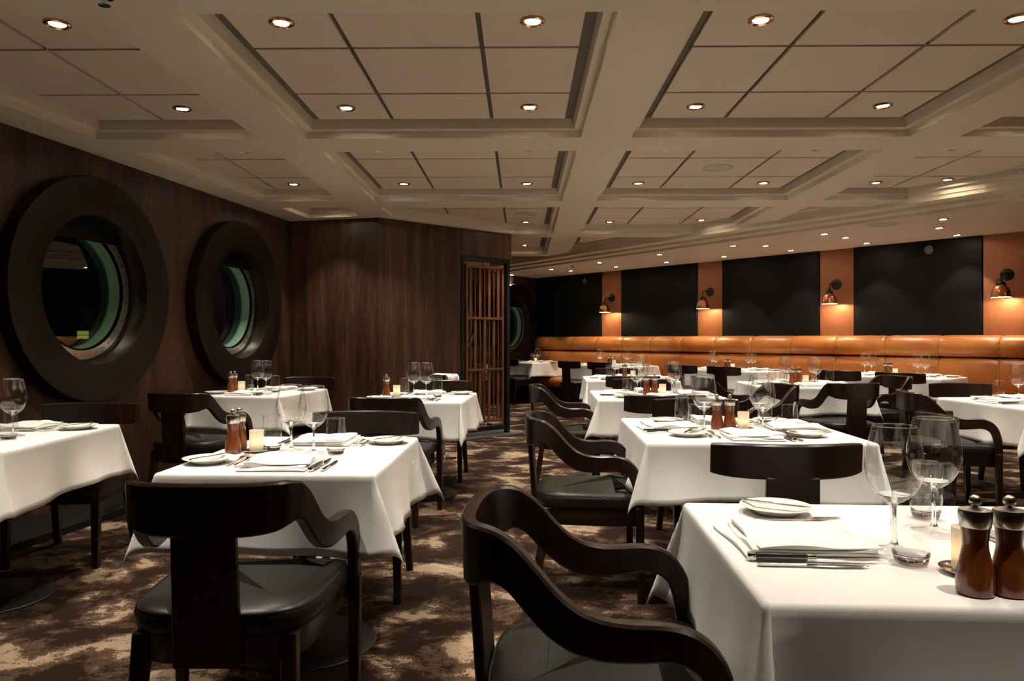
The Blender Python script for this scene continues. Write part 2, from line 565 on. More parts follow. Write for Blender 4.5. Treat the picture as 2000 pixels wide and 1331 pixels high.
def coffer_poly(c, r):
    x0, x1 = cols[c]; y0, y1 = rows[r]
    p = [g2w(x0, y0), g2w(x1, y0), g2w(x1, y1), g2w(x0, y1)]
    p = clip(p, (c0[0] + LN[0] * .30, c0[1] + LN[1] * .30), LN)
    if len(p) < 3: return []
    p = clip(p, (CP[0] - CN[0] * .012, CP[1] - CN[1] * .012), (-CN[0], -CN[1]))
    if len(p) < 3: return []
    p = clip(p, (RX - .3, 0), (-1, 0))
    if len(p) < 3: return []
    if c == 0 and r >= 3:
        e = (b1[0] - c0[0], b1[1] - c0[1]); L = math.hypot(*e); n = (e[1] / L, -e[0] / L)
        p = clip(p, (c0[0] + n[0] * .14, c0[1] + n[1] * .14), n)
    if c == 1 and r == 3:
        n = (KD[1], -KD[0])
        p = clip(p, (b1[0] + n[0] * .10, b1[1] + n[1] * .10), n)
    if c == 1 and r >= 4:
        p = clip(p, (-.40, 0), (1, 0))
    if c == 0 and r >= 4: return []
    if len(p) >= 3:
        L = math.hypot(RC[0] - b3[0], RC[1] - b3[1])
        n = ((RC[1] - b3[1]) / L, -(RC[0] - b3[0]) / L)
        p = clip(p, (RC[0] + n[0] * .1, RC[1] + n[1] * .1), n)
    return p
coffers = {}
for c in cols:
    for r in rows:
        p = coffer_poly(c, r)
        if len(p) >= 3:
            if area2(p) < 0: p = p[::-1]
            if area2(p) > .10 and len(inset(p, .10)) >= 3:
                coffers[(c, r)] = p
m = MB()
outer = [LB, (RX, BY), C1[0], C1[1], b3, bs, b1, c0]
v, f = fill_poly(outer, list(coffers.values()), HB)
m.add(v, f)
def ring_wall(a, za, b, zb):
    n = len(a)
    return [(q[0], q[1], za) for q in a] + [(q[0], q[1], zb) for q in b], [(i, (i + 1) % n, n + (i + 1) % n, n + i) for i in range(n)]
for key, p in coffers.items():
    p2 = inset(p, .045)
    p3 = inset(p, .055)
    if len(p2) != len(p) or len(p3) != len(p):
        p2 = p3 = p
    m.add(*ring_wall(p, HB, p, HB + .045))
    m.add(*ring_wall(p, HB + .045, p2, HB + .050))
    m.add(*ring_wall(p2, HB + .050, p3, HP + .02))
def strip(a, za, b, zb):
    m.add([(a[0][0], a[0][1], za), (a[1][0], a[1][1], za), (b[1][0], b[1][1], zb), (b[0][0], b[0][1], zb)], [(0, 1, 2, 3)])
strip(C1, HB, C1, HB - .040); strip(C1, HB - .040, C2, HB - .040)
strip(C2, HB - .040, C2, HB - .070); strip(C2, HB - .070, C3, HB - .070)
strip(C3, HB - .070, C3, HS)
m.add([(q[0], q[1], HS) for q in (C3[0], FR, RC, C3[1])], [(0, 1, 2, 3)])
ceil = tag(obj('ceiling', m.mesh('ceiling', 'ceiling_paint', 0, fix=False)), 'cream coffered ceiling with a stepped cornice', kind='structure')
# backing above the panels closes the coffers
gm = MB()
for p in coffers.values():
    gm.add([(q[0], q[1], HP + .02) for q in p], [tuple(range(len(p)))])
gap = obj('coffer_backing', gm.mesh('coffer_backing', 'coffer_gap', 0), ceil)

# panels, 3 x 3 in each coffer, side strips three quarters of the middle one
RINGP = MB().lathe([(.058, .0), (.056, -.007), (.046, -.012), (.034, -.0045)], 28).mesh('rim', 'brass')
LENS = MB().disc(.034, -.0045, 24, up=False).mesh('lens', 'lamp_glow', 0, fix=False)
RINGS = MB().lathe([(.052, .0), (.050, -.005), (.040, -.008), (.034, -.0045)], 24).mesh('rim', 'dark_trim')
def downlight(label, x, y, z, ringmesh, power, color, group, spot=84, blend=.75):
    t = thing('recessed_downlight', label, 'downlight', (x, y, z), 0, group)
    obj('rim', ringmesh, t)
    obj('lens', LENS, t)
    light('downlight_lamp', 'SPOT', (0, 0, -.012), power, color, .028, t, R(spot), blend)
ORD = {0: 'first', 1: 'second', 2: 'third', 3: 'fourth', 4: 'fifth'}
ROWN = {-1: 'behind-camera', 0: 'overhead', 1: 'nearest', 2: 'second', 3: 'third', 4: 'fourth', 5: 'fifth'}
SPEAKERS = {(2, 2): (1, 1), (1, 3): (2, 1)}
npan = 0
for (c, r), p in coffers.items():
    x0, x1 = cols[c]; y0, y1 = rows[r]
    inn = inset(p, .10)
    ix0, ix1, iy0, iy1 = x0 + .10, x1 - .10, y0 + .10, y1 - .10
    ux, uy = (ix1 - ix0) / 2.5, (iy1 - iy0) / 2.5
    xs = [ix0, ix0 + .75 * ux, ix0 + 1.75 * ux, ix1]
    ys = [iy0, iy0 + .75 * uy, iy0 + 1.75 * uy, iy1]
    for i in range(3):
        for j in range(3):
            g = .012
            q = [g2w(xs[i] + g, ys[j] + g), g2w(xs[i + 1] - g, ys[j] + g), g2w(xs[i + 1] - g, ys[j + 1] - g), g2w(xs[i] + g, ys[j + 1] - g)]
            cx, cy = g2w((xs[i] + xs[i + 1]) / 2, (ys[j] + ys[j + 1]) / 2)
            for k in range(len(inn)):
                a, b = inn[k], inn[(k + 1) % len(inn)]
                ex, ey = b[0] - a[0], b[1] - a[1]; L = math.hypot(ex, ey)
                if L < 1e-5: continue
                q = clip(q, a, (-ey / L, ex / L))
                if len(q) < 3: break
            if len(q) < 3 or abs(area2(q)) < .01: continue
            pm = MB().prism([(a - cx, b - cy) for a, b in q], 0, .014)
            pn = obj('ceiling_panel', pm.mesh('ceiling_panel', 'ceiling_panel', 0), ceil, (cx, cy, HP))
            npan += 1
            if SPEAKERS.get((c, r)) == (i, j):
                sp = MB().lathe([(.125, 0), (.123, -.006), (.105, -.007), (.100, -.002), (.0, -.003)], 32).mesh('ceiling_speaker', 'grille_white')
                obj('ceiling_speaker', sp, pn)
            if i in (0, 2) and j in (0, 2):
                inside = all(((b[0] - a[0]) * (cy - a[1]) - (b[1] - a[1]) * (cx - a[0])) / max(1e-6, math.hypot(b[0] - a[0], b[1] - a[1])) > .10
                             for a, b in zip(q, q[1:] + q[:1]))
                if inside and 0 <= r <= 4 and not (r == 0 and j == 0 and c < 2):
                    lab = 'brass-rimmed downlight, %s %s panel of the %s-row coffer, %s from the porthole wall' % (
                        'near' if j == 0 else 'far', 'left' if i == 0 else 'right', ROWN[r], ORD[c])
                    downlight(lab, cx, cy - (.05 if j == 0 else 0), HP, RINGP, SPOT_W, WARM, 'downlights in the coffers')

downlight('brass-rimmed downlight close to the stepped cornice, second-row coffer', 3.86, 6.58, HP, RINGP, SPOT_W, WARM, 'downlights in the coffers')
downlight('brass-rimmed downlight close to the stepped cornice, third-row coffer', 2.25, 8.83, HP, RINGP, SPOT_W, WARM, 'downlights in the coffers')
# perimeter soffit downlights (two staggered rows along the banquette)
soffit_xy = [(3.63, 8.63), (4.01, 8.93), (4.52, 9.46), (4.39, 7.56), (4.69, 8.15), (5.22, 8.71), (3.32, 9.72), (3.84, 10.23), (2.89, 9.72), (2.13, 10.72), (3.14, 10.99), (2.45, 11.79), (1.76, 12.55), (1.4, 11.87), (1.05, 13.3), (0.69, 13.01), (-0.01, 14.15)]
soffit_xy += [(5.9, 6.2), (6.4, 5.9), (6.9, 4.7)]
soffit_xy.sort(key=lambda q: q[0] * WD[0] + q[1] * WD[1])
SORD = 'first second third fourth fifth sixth seventh eighth ninth tenth eleventh twelfth thirteenth fourteenth fifteenth sixteenth seventeenth eighteenth nineteenth twentieth'.split()
for i, (x, y) in enumerate(soffit_xy):
    downlight('small white downlight in the soffit before the banquette wall, %s from its left end' % SORD[i], x, y, HS, RINGS, SOFFIT_W, SOFFIT_COL,
              'downlights in the perimeter soffit', 78, .35)
sp = MB().lathe([(.16, 0), (.158, -.006), (.135, -.007), (.13, -.002), (.0, -.003)], 32).mesh('ceiling_speaker', 'grille_white')
tag(obj('ceiling_speaker', sp, None, (3.95, 7.92, HS)), 'round cream speaker grille in the soffit before the banquette wall', 'speaker')
spr = MB().lathe([(.035, 0), (.033, -.006), (.012, -.008), (.010, -.03), (.022, -.032), (.022, -.036), (0, -.037)], 16).mesh('sprinkler_head', 'chrome')
tag(obj('sprinkler_head', spr, None, (-1.57, 2.86, HB)), 'chrome sprinkler head under the nearest ceiling beam', 'sprinkler')
tag(obj('sprinkler_head', spr, None, (1.02, 12.4, HS)), 'chrome sprinkler head in the far end of the soffit', 'sprinkler')

# ------------------------------------------------------------------ banquette wall
wf = wall_plane('wall_far', RC, FR, 0, HB + .12, 'charcoal_panel')
strips = [(.013, .49), (2.146, 2.61), (4.215, 4.685), (6.235, 6.72)]
s0 = -1.80
dark = []
for a, b in strips + [(8.6, 8.95)]:
    dark.append((s0, a)); s0 = b
def on_wall(o, s, d, z=0.0):
    o.parent = None
    p = wpt(s, d)
    o.location = (p[0], p[1], z); o.rotation_euler = (0, 0, ANG_W)
    return o
offs = math.hypot(RC[0] - W0[0], RC[1] - W0[1])
for a, b in dark:
    me = MB().box(((a + b) / 2 + offs, -.014, 1.78), (b - a - .012, .028, 1.26)).mesh('wall_panel', 'charcoal_panel', 0, bevel=.004)
    obj('wall_panel', me, wf)
for a, b in strips:
    me = MB().box(((a + b) / 2 + offs, -.005, 1.78), (b - a, .010, 1.26)).mesh('copper_strip', 'copper_sheet', 0)
    obj('copper_strip', me, wf)
sens = MB().lathe([(.055, 0), (.053, .012), (.04, .018), (.03, .012), (.018, .02), (0, .022)], 24).mesh('wall_sensor', 'sensor_silver')
for s, z, lab in ((5.64, 2.29, 'round silver call sensor high on the dark panel second from the right'),
                  (-.42, 2.27, 'round silver call sensor high on the leftmost dark panel')):
    o = tag(obj('wall_sensor', sens), lab, 'sensor')
    on_wall(o, s, .029, z)
    o.rotation_euler = (PI / 2, 0, ANG_W)

# banquette
bq = thing('banquette', 'long tan leather banquette with a rolled top along the dark far wall', 'banquette', (*wpt(0, 0), 0), ANG_W)
PL = .645
def cushion_mesh(name, prof, L, mat='tan_leather', pinch=.010):
    """prof: list of (d, z) going round the cross-section; extruded along s with pinched ends"""
    cx = sum(p[0] for p in prof) / len(prof); cz = sum(p[1] for p in prof) / len(prof)
    rings = []
    for t in (0, .02, .06, .14, .3, .5, .7, .86, .94, .98, 1):
        e = 1 - 4 * (t - .5) ** 2
        k = pinch * (1 - min(1, e * 3.2) ** .5)
        ring = []
        for d, z in prof:
            vx, vz = d - cx, z - cz
            l = math.hypot(vx, vz) or 1
            ring.append((t * L, -(d - vx / l * k), z - vz / l * k))
        rings.append(ring)
    return MB().layers(rings).mesh(name, mat, 60)
upper = [(.03, .985), (.10, .970), (.165, .985), (.195, 1.03), (.200, 1.09), (.185, 1.15), (.150, 1.20), (.10, 1.228), (.03, 1.232)]
lower = [(.03, .46), (.16, .46), (.185, .55), (.192, .70), (.186, .85), (.170, .93), (.130, .962), (.03, .965)]
seatp = [(.16, .30), (.60, .30), (.625, .34), (.625, .42), (.60, .462), (.50, .475), (.16, .468)]
UP = cushion_mesh('back_roll', upper, PL - .004); LO = cushion_mesh('back_cushion', lower, PL - .004); SE = cushion_mesh('seat_cushion', seatp, PL * 3 - .006)
def seam_mesh(prof, name):
    pts = [(0, -d, z) for d, z in prof if d > .05]
    return MB().tube(pts, .0042, 6).mesh(name, 'stitch')
SU, SL = seam_mesh(upper, 'seam'), seam_mesh(lower, 'seam')
obj('back_roll', cushion_mesh('back_roll', upper, .405), bq, (-1.70, 0, 0)); obj('back_cushion', cushion_mesh('back_cushion', lower, .405), bq, (-1.70, 0, 0))
obj('seat_cushion', cushion_mesh('seat_cushion', seatp, 1.62), bq, (-1.625, 0, 0))
i = 1
s = -2 * PL
while s < 8.2:
    u = obj('back_roll', UP, bq, (s, 0, 0)); lo = obj('back_cushion', LO, bq, (s, 0, 0))
    if i % 3 != 0:
        obj('seam', SU, u); obj('seam', SL, lo)
    elif s < 6.5:
        obj('seat_cushion', SE, bq, (s, 0, 0))
    s += PL; i += 1
obj('base', MB().box((3.40, -.27, .15), (10.0, .48, .30)).mesh('base', 'veneer', 0), bq)

# wall sconces
def dome(r, h, n=10, t=.0):
    return [(max(.0, (r - t) * math.cos(a) ** .75), (h - t) * math.sin(a)) for a in [PI / 2 * i / n for i in range(n + 1)]]
shade_o = [(.102, -.004), (.100, .02), (.096, .06), (.084, .095), (.062, .122), (.034, .136), (.020, .138)]
shade_i = [(.030, .130), (.058, .115), (.080, .09), (.092, .057), (.097, .02), (.099, -.004)]
SH = MB().lathe(shade_o, 32).mesh('shade', 'sconce_copper')
SI = MB().lathe(shade_i, 32).mesh('shade_lining', 'white_enamel')
CAPM = MB().lathe([(.045, .134), (.047, .150), (.040, .165), (.024, .180), (.012, .188), (0, .19)], 20).mesh('shade_cap', 'black_iron')
cage = MB()
for a in range(4):
    an = a * PI / 2 + PI / 4
    cage.tube([(.044 * math.cos(an), .044 * math.sin(an), .14), (.046 * math.cos(an), .046 * math.sin(an), .195), (.035 * math.cos(an), .035 * math.sin(an), .208), (0, 0, .208)], .0032, 6)
CAGE = cage.mesh('cage', 'black_iron')
ARM = MB().tube(catmull([(0, 0, .185), (0, 0, .235), (0, .03, .27), (0, .10, .275), (0, .19, .262)], 5), .009, 8).mesh('arm', 'black_iron')
bpx = MB().lathe([(0, 0), (.072, 0), (.072, .012), (.060, .022), (.030, .026), (.02, .04), (0, .04)], 28)
BP = bpx.mesh('backplate', 'black_iron')
BULB = MB().lathe([(0, .02), (.016, .026), (.024, .045), (.020, .07), (.013, .09), (.013, .12)], 16).mesh('bulb', 'lamp_glow')
for i, s in enumerate((.255, 2.38, 4.45, 6.48)):
    p = wpt(s, .20)
    t = thing('wall_sconce', 'copper dome wall lamp on the %s copper strip from the left' % ORD[i], 'wall lamp', (p[0], p[1], 1.665), ANG_W, 'copper wall lamps above the banquette')
    sh = obj('shade', SH, t); obj('shade_lining', SI, sh); obj('shade_cap', CAPM, sh); obj('cage', CAGE, sh)
    obj('bulb', BULB, t)
    obj('arm', ARM, t)
    obj('backplate', BP, t, (0, .19, .262), (PI / 2, 0, 0))
    light('sconce_lamp', 'POINT', (0, 0, .012), SCONCE_W, (1.0, .72, .40), .02, t)

# slatted screen at the end of the wood wall
sc = thing('slatted_screen', 'tall walnut slatted screen in a black steel frame beside the wood wall', 'screen', (*kpt(1.144), 0), math.atan2(KD[1], KD[0]))
def sb(name, mat, x0, x1, z0, z1, y0, y1, parent=sc, bev=.002):
    me = MB().box(((x0 + x1) / 2, (y0 + y1) / 2, (z0 + z1) / 2), (x1 - x0, y1 - y0, z1 - z0)).mesh(name, mat, 0, bevel=bev)
    return obj(name, me, parent)
for x0, x1, z0 in ((.004, .045, 0), (.735, .79, 0)):
    sb('post', 'black_steel', x0, x1, z0, 2.188, -.01, .05)
sb('top_rail', 'black_steel', .045, .735, 2.13, 2.188, -.01, .05)
sb('bottom_rail', 'black_steel', .045, .735, .055, .11, 0, .04)
sb('hanger', 'black_steel', .36, .375, 2.085, 2.13, .012, .028)
for x0, x1 in ((.085, .115), (.665, .697)):
    sb('lattice_stile', 'slat_wood', x0, x1, .16, 2.085, .0, .036)
zb = [.16, .81, 1.44, 2.085]
for k, z in enumerate(zb):
    z0, z1 = (z, z + .03) if k == 0 else ((z - .03, z) if k == 3 else (z - .014, z + .014))
    sb('lattice_rail', 'slat_wood', .115, .665, z0, z1, .0, .036)
for k in range(2):
    sb('bracket', 'black_steel', .045, .085, .55 + 1.05 * k, .575 + 1.05 * k, .012, .03)
    sb('bracket', 'black_steel', .697, .735, .55 + 1.05 * k, .575 + 1.05 * k, .012, .03)
for t_ in range(3):
    for k in range(7):
        xc = .115 + .55 * (k + .7) / 7.4
        wdt = .040 if (k + t_) % 2 == 0 else .014
        z0 = zb[t_] + (.03 if t_ == 0 else .014); z1 = zb[t_ + 1] - (.03 if t_ == 2 else .014)
        sb('slat', 'slat_wood', xc - wdt / 2, xc + wdt / 2, z0, z1, .012, .030, bev=.0015)

# a dim building on the quay, seen through the nearer porthole
nb = thing('dock_building', 'dark quayside building with a small yellow-lit window seen through the nearer porthole', 'building', (-13.2, 22.0, 0), 0, kind='structure')
obj('wall', MB().box((0, 1.0, 1.0), (4.0, 2.0, 4.4)).mesh('wall', 'night_building', 0), nb)
for i in range(3):
    for j in range(2):
        obj('pane', MB().box((.38 + i * .115, -.02, 1.24 + j * .125), (.10, .02, .11)).mesh('pane', 'lit_window', 0), nb)

# ================================================================== CHAIRS
SEAT_HALF = [(0, -.262), (.07, -.262), (.14, -.252), (.20, -.220), (.238, -.160), (.252, -.07), (.258, .05), (.262, .17), (.258, .235), (.235, .262), (.12, .272), (0, .274)]
def outline(half, k=3, sc=1.0):
    pts = catmull([(a, b, 0) for a, b in half], k)
    right = [(p.x * sc, p.y * sc) for p in pts]
    left = [(-x, y) for x, y in right[1:-1]][::-1]
    return right + left
OUT = outline(SEAT_HALF)
def inset_ring(poly, d, z):
    n = len(poly); res = []
    for i in range(n):
        a, b = poly[i - 1], poly[(i + 1) % n]
        ex, ey = b[0] - a[0], b[1] - a[1]; L = math.hypot(ex, ey) or 1
        res.append((poly[i][0] - ey / L * d, poly[i][1] + ex / L * d, z))
    return res
def seat_meshes():
    r = [inset_ring(OUT, d, z) for d, z in ((.018, .408), (.004, .414), (-.003, .428), (-.003, .455), (.002, .466), (.012, .474), (.035, .481), (.075, .486), (.13, .489))]
    cush = MB().layers(r).mesh('seat', 'black_leather', 50)
    pipe = MB().tube([(x, y, z) for x, y, z in inset_ring(OUT, .0035, .4675)], .0034, 6, closed=True).mesh('piping', 'black_leather')
    ap = MB().layers([inset_ring(OUT, .016, .335), inset_ring(OUT, .012, .340), inset_ring(OUT, .012, .409)]).mesh('apron', 'espresso_wood', 50)
    return cush, pipe, ap
SEATM, PIPEM, APRM = seat_meshes()
def leg_mesh(top, foot, wt, wf, z1=.41, bow=0.0):
    rings = []
    for t in (0, .25, .5, .75, 1):
        x = top[0] + (foot[0] - top[0]) * t; y = top[1] + (foot[1] - top[1]) * (t + bow * math.sin(PI * t)) ; z = z1 * (1 - t)
        w = (wt + (wf - wt) * t) / 2
        rings.append([(x - w, y - w, z), (x + w, y - w, z), (x + w, y + w, z), (x - w, y + w, z)])
    return MB().layers(rings[::-1]).mesh('leg', 'espresso_wood', 30, bevel=.004)
def board(path, normals, sections, t, name):
    """a bent board: sections are (upper point, lower point) per path station as 3-D points, thickness t along the normals"""
    rings = []
    b = .006
    for (u, l), nrm in zip(sections, normals):
        u, l, nrm = Vector(u), Vector(l), Vector(nrm)
        ax = (u - l).normalized(); h = t / 2
        rings.append([u - nrm * (h - b), u + nrm * (h - b), u + nrm * h - ax * b, l + nrm * h + ax * b,
                      l + nrm * (h - b), l - nrm * (h - b), l - nrm * h + ax * b, u - nrm * h - ax * b])
    return MB().layers(rings).mesh(name, 'espresso_wood', 35)
CREST = .82
def armchair_template():
    half = [(0, -.288), (.075, -.286), (.135, -.277), (.183, -.255), (.213, -.213), (.229, -.150), (.242, -.07), (.254, .01), (.266, .1), (.276, .2), (.280, .25)]
    pts = catmull([(a, b, 0) for a, b in half], 10)
    S = [0.0]
    for a, b in zip(pts, pts[1:]): S.append(S[-1] + (b - a).length)
    def at(s):
        if s >= S[-1]:
            d = (pts[-1] - pts[-2]).normalized()
            return pts[-1] + d * (s - S[-1]), d
        for k in range(len(S) - 1):
            if S[k + 1] >= s:
                t = (s - S[k]) / (S[k + 1] - S[k])
                return pts[k].lerp(pts[k + 1], t), (pts[k + 1] - pts[k]).normalized()
    keys = [(0, .820, 0, .682), (.06, .820, .06, .682), (.12, .820, .12, .684), (.18, .820, .175, .692), (.225, .818, .212, .706), (.262, .808, .238, .712),
            (.300, .782, .268, .698), (.335, .745, .300, .665), (.372, .706, .338, .628), (.415, .676, .385, .598), (.465, .661, .440, .584),
            (.520, .658, .492, .583), (.575, .660, .545, .588), (.625, .655, .588, .592), (.665, .636, .622, .586), (.695, .602, .648, .568),
            (.712, .556, .662, .536), (.718, .500, .668, .495), (.718, .410, .672, .410)]
    fs_ = (S[-1] + .022) / .718
    keys = [(a * fs_, b, c_ * fs_, d) for a, b, c_, d in keys]
    K = catmull([(a, b, c_) for a, b, c_, d in keys], 3); K2 = catmull([(d, 0, 0) for a, b, c_, d in keys], 3)
    secs, nrm = [], []
    for q, q2 in zip(K, K2):
        su, zu, sl, zl = max(q.x, 0), q.y, max(q.z, 0), q2.x
        pu, d1 = at(su); pl, d2 = at(sl)
        lean = lambda z: (z - .45) * -.06
        n = Vector((d1.y, -d1.x, 0))
        secs.append(((pu.x, pu.y + lean(zu), zu), (pl.x, pl.y + lean(zl), zl))); nrm.append(n)
    mir = lambda p: (-p[0], p[1], p[2])
    full = [(mir(u), mir(l)) for u, l in secs[:0:-1]] + secs
    fn = [mir(n) for n in nrm[:0:-1]] + nrm
    # keep the thickness direction consistent through the middle
    rail = board(None, fn, full, .034, 'arm_rail')
    sp = MB().hexa([(-.088, -.281, .335), (.088, -.281, .335), (.088, -.255, .335), (-.088, -.255, .335)],
                   [(-.083, -.309, .690), (.083, -.309, .690), (.083, -.283, .690), (-.083, -.283, .690)]).mesh('splat', 'espresso_wood', 30, bevel=.004)
    tpl = [('arm_rail', rail, (0, 0, 0), (0, 0, 0), None), ('splat', sp, (0, 0, 0), (0, 0, 0), None),
           ('seat', SEATM, (0, 0, 0), (0, 0, 0), None), ('piping', PIPEM, (0, 0, 0), (0, 0, 0), 2), ('apron', APRM, (0, 0, 0), (0, 0, 0), None)]
    for s in (-1, 1):
        tpl.append(('leg', leg_mesh((s * .280, .248), (s * .279, .254), .043, .032, .43), (0, 0, 0), (0, 0, 0), None))
        tpl.append(('leg', leg_mesh((s * .195, -.205), (s * .215, -.275), .046, .034, .41, -.12), (0, 0, 0), (0, 0, 0), None))
    return tpl
def sidechair_template():
    secs, nrm = [], []
    for i in range(25):
        t = -1 + 2 * i / 24
        x = .262 * t; y = -.262 + .085 * t * t
        n = Vector((.17 * t / .262 * 1.0, -1, 0)).normalized()
        n = Vector((-n.x * -1, n.y, 0))
        e = abs(t) ** 6
        secs.append(((x, y - .022, .820 - .004 * e), (x, y - .014, .697 + .012 * e))); nrm.append(n)
    crest = board(None, nrm, secs, .032, 'crest_rail')
    sp = MB().hexa([(-.098, -.270, .335), (.098, -.270, .335), (.098, -.246, .335), (-.098, -.246, .335)],
                   [(-.092, -.289, .705), (.092, -.289, .705), (.092, -.265, .705), (-.092, -.265, .705)]).mesh('splat', 'espresso_wood', 30, bevel=.004)
    tpl = [('crest_rail', crest, (0, 0, 0), (0, 0, 0), None), ('splat', sp, (0, 0, 0), (0, 0, 0), None),
           ('seat', SEATM, (0, 0, 0), (0, 0, 0), None), ('piping', PIPEM, (0, 0, 0), (0, 0, 0), 2), ('apron', APRM, (0, 0, 0), (0, 0, 0), None)]
    for s in (-1, 1):
        tpl.append(('leg', leg_mesh((s * .222, .225), (s * .226, .235), .046, .032), (0, 0, 0), (0, 0, 0), None))
        tpl.append(('leg', leg_mesh((s * .195, -.205), (s * .215, -.275), .046, .034, .41, -.12), (0, 0, 0), (0, 0, 0), None))
    return tpl
ARMCH, SIDECH = armchair_template(), sidechair_template()
FACE = {'away': 0, 'camera': PI, 'right': -PI / 2, 'left': PI / 2}
def chair(kind, x, y, rot, label, group='dark dining chairs'):
    if kind == 'arm':
        place(ARMCH, 'dining_armchair', label, 'armchair', (x, y, 0), rot, group).scale = (1, .92, 1)
    else:
        place(SIDECH, 'dining_chair', label, 'chair', (x, y, 0), rot, group).scale = (1, .95, 1)

# ================================================================== TABLES AND CLOTHS
TT = .745
def cloth_mesh(w, d, o, seed, drop_fold=17):
    rnd = random.Random(seed)
    w2, d2 = w / 2 + .006, d / 2 + .006
    def axis(h):
        inner = [-h + 2 * h * i / 8 for i in range(9)]
        out = [h + .004, h + .010, h + .018, h + .03] + [h + .03 + (o - .03) * i / 9 for i in range(1, 10)]
        return [-x for x in out[::-1]] + inner + out
    # finer along the hanging sides so that the ripples show
    def refine(a):
        res = []
        for p, q in zip(a, a[1:]):
            k = 2 if q - p > .06 else 1
            res += [p + (q - p) * j / k for j in range(k)]
        return res + [a[-1]]
    ax, ay = refine(axis(w2)), refine(axis(d2))
    rho = .013
    ph = [rnd.uniform(0, 6.28) for _ in range(12)]
    ridge = [rnd.uniform(34, 56) for _ in range(4)]
    al = [rnd.uniform(drop_fold - 5, drop_fold + 7) for _ in range(4)]
    sw = [rnd.choice((-1, 1)) * rnd.uniform(18, 40) for _ in range(4)]
    def fall(r):
        if r < rho * PI / 2:
            a = r / rho
            return rho * math.sin(a), rho * (1 - math.cos(a))
        return rho, rho + r - rho * PI / 2
    def pos(a, b):
        sx, sy = (1 if a > 0 else -1), (1 if b > 0 else -1)
        dx, dy = abs(a) - w2, abs(b) - d2
        if dx <= 1e-9 and dy <= 1e-9:
            return (a, b, 0)
        if dx > 0 and dy <= 1e-9:
            out, dn = fall(dx)
            rip = .030 + .022 * math.sin(b * 8.5 + ph[0 if sx > 0 else 1]) + .014 * math.sin(b * 19 + ph[2])
            e = dx / o
            return (sx * (w2 + out + rip * e * dx * 3.2), b, -dn + .012 * e * math.sin(b * 6 + ph[3]) * e)
        if dy > 0 and dx <= 1e-9:
            out, dn = fall(dy)
            rip = .030 + .022 * math.sin(a * 8.5 + ph[4 if sy > 0 else 5]) + .014 * math.sin(a * 19 + ph[6])
            e = dy / o
            return (a, sy * (d2 + out + rip * e * dy * 3.2), -dn + .012 * e * math.sin(a * 6 + ph[7]) * e)
        q = (0 if sx > 0 else 1) + (0 if sy > 0 else 2)
        r = math.hypot(dx, dy); phi = math.degrees(math.atan2(dy, dx))
        r *= 1 - .13 * math.sin(R(2 * phi)) ** 2
        rg = ridge[q]
        f = phi / rg * 45 if phi < rg else 45 + (phi - rg) / (90 - rg) * 45
        out, dn = fall(r)
        shape = abs(math.sin(R(2 * f))) ** 1.35
        alpha = R(al[q]) * shape
        rr = max(0, r - rho * PI / 2)
        psi = R(phi + sw[q] * shape)
        # side ripple values where the ear joins the sides
        e = min(1, r / o)
        ripx = .030 + .022 * math.sin(sy * d2 * 8.5 + ph[0 if sx > 0 else 1]) + .014 * math.sin(sy * d2 * 19 + ph[2])
        ripy = .030 + .022 * math.sin(sx * w2 * 8.5 + ph[4 if sy > 0 else 5]) + .014 * math.sin(sx * w2 * 19 + ph[6])
        rip = ripx * math.cos(R(phi)) ** 2 + ripy * math.sin(R(phi)) ** 2
        zr = .012 * (r / o) ** 2 * (math.sin(sy * d2 * 6 + ph[3]) * math.cos(R(phi)) ** 2 + math.sin(sx * w2 * 6 + ph[7]) * math.sin(R(phi)) ** 2)
        hor = out + math.sin(alpha) * rr + rip * (r / o) * r * 3.2 * (1 - shape)
        return (sx * (w2 + hor * math.cos(psi)), sy * (d2 + hor * math.sin(psi)), -(dn - rr) - math.cos(alpha) * rr + zr * (1 - shape))
    n, k = len(ax), len(ay)
    vs = [pos(a, b) for b in ay for a in ax]
    fs = [(j * n + i, j * n + i + 1, (j + 1) * n + i + 1, (j + 1) * n + i) for j in range(k - 1) for i in range(n - 1)]
    m_ = MB(); m_.add(vs, fs)
    return m_.mesh('tablecloth', 'linen', 70, fix=False)

TB_BASE = MB().lathe([(0, 0), (.27, 0), (.272, .006), (.265, .012), (.06, .016), (.045, .03), (0, .03)], 40).mesh('base_plate', 'table_base')
TB_COL = MB().lathe([(.038, .02), (.038, .68), (.09, .70), (.09, .712), (0, .712)], 20).mesh('column', 'table_base')
def table(x, y, w, d, rot, desc, seed, over=.265, group='dining tables'):
    t = thing('dining_table', 'pedestal dining table, cloth-covered: ' + desc, 'table', (x, y, 0), rot, group)
    obj('base_plate', TB_BASE, t); obj('column', TB_COL, t)
    obj('table_top', MB().box((0, 0, .726), (w, d, .028)).mesh('table_top', 'espresso_wood', 0, bevel=.004), t)
    c_ = obj('tablecloth', cloth_mesh(w, d, over, seed), None, (x, y, TT), (0, 0, rot))
    s_ = c_.modifiers.new('thickness', 'SOLIDIFY'); s_.thickness = .0018; s_.offset = -1
    tag(c_, 'white tablecloth on the ' + desc, 'tablecloth', 'white tablecloths')
    return t

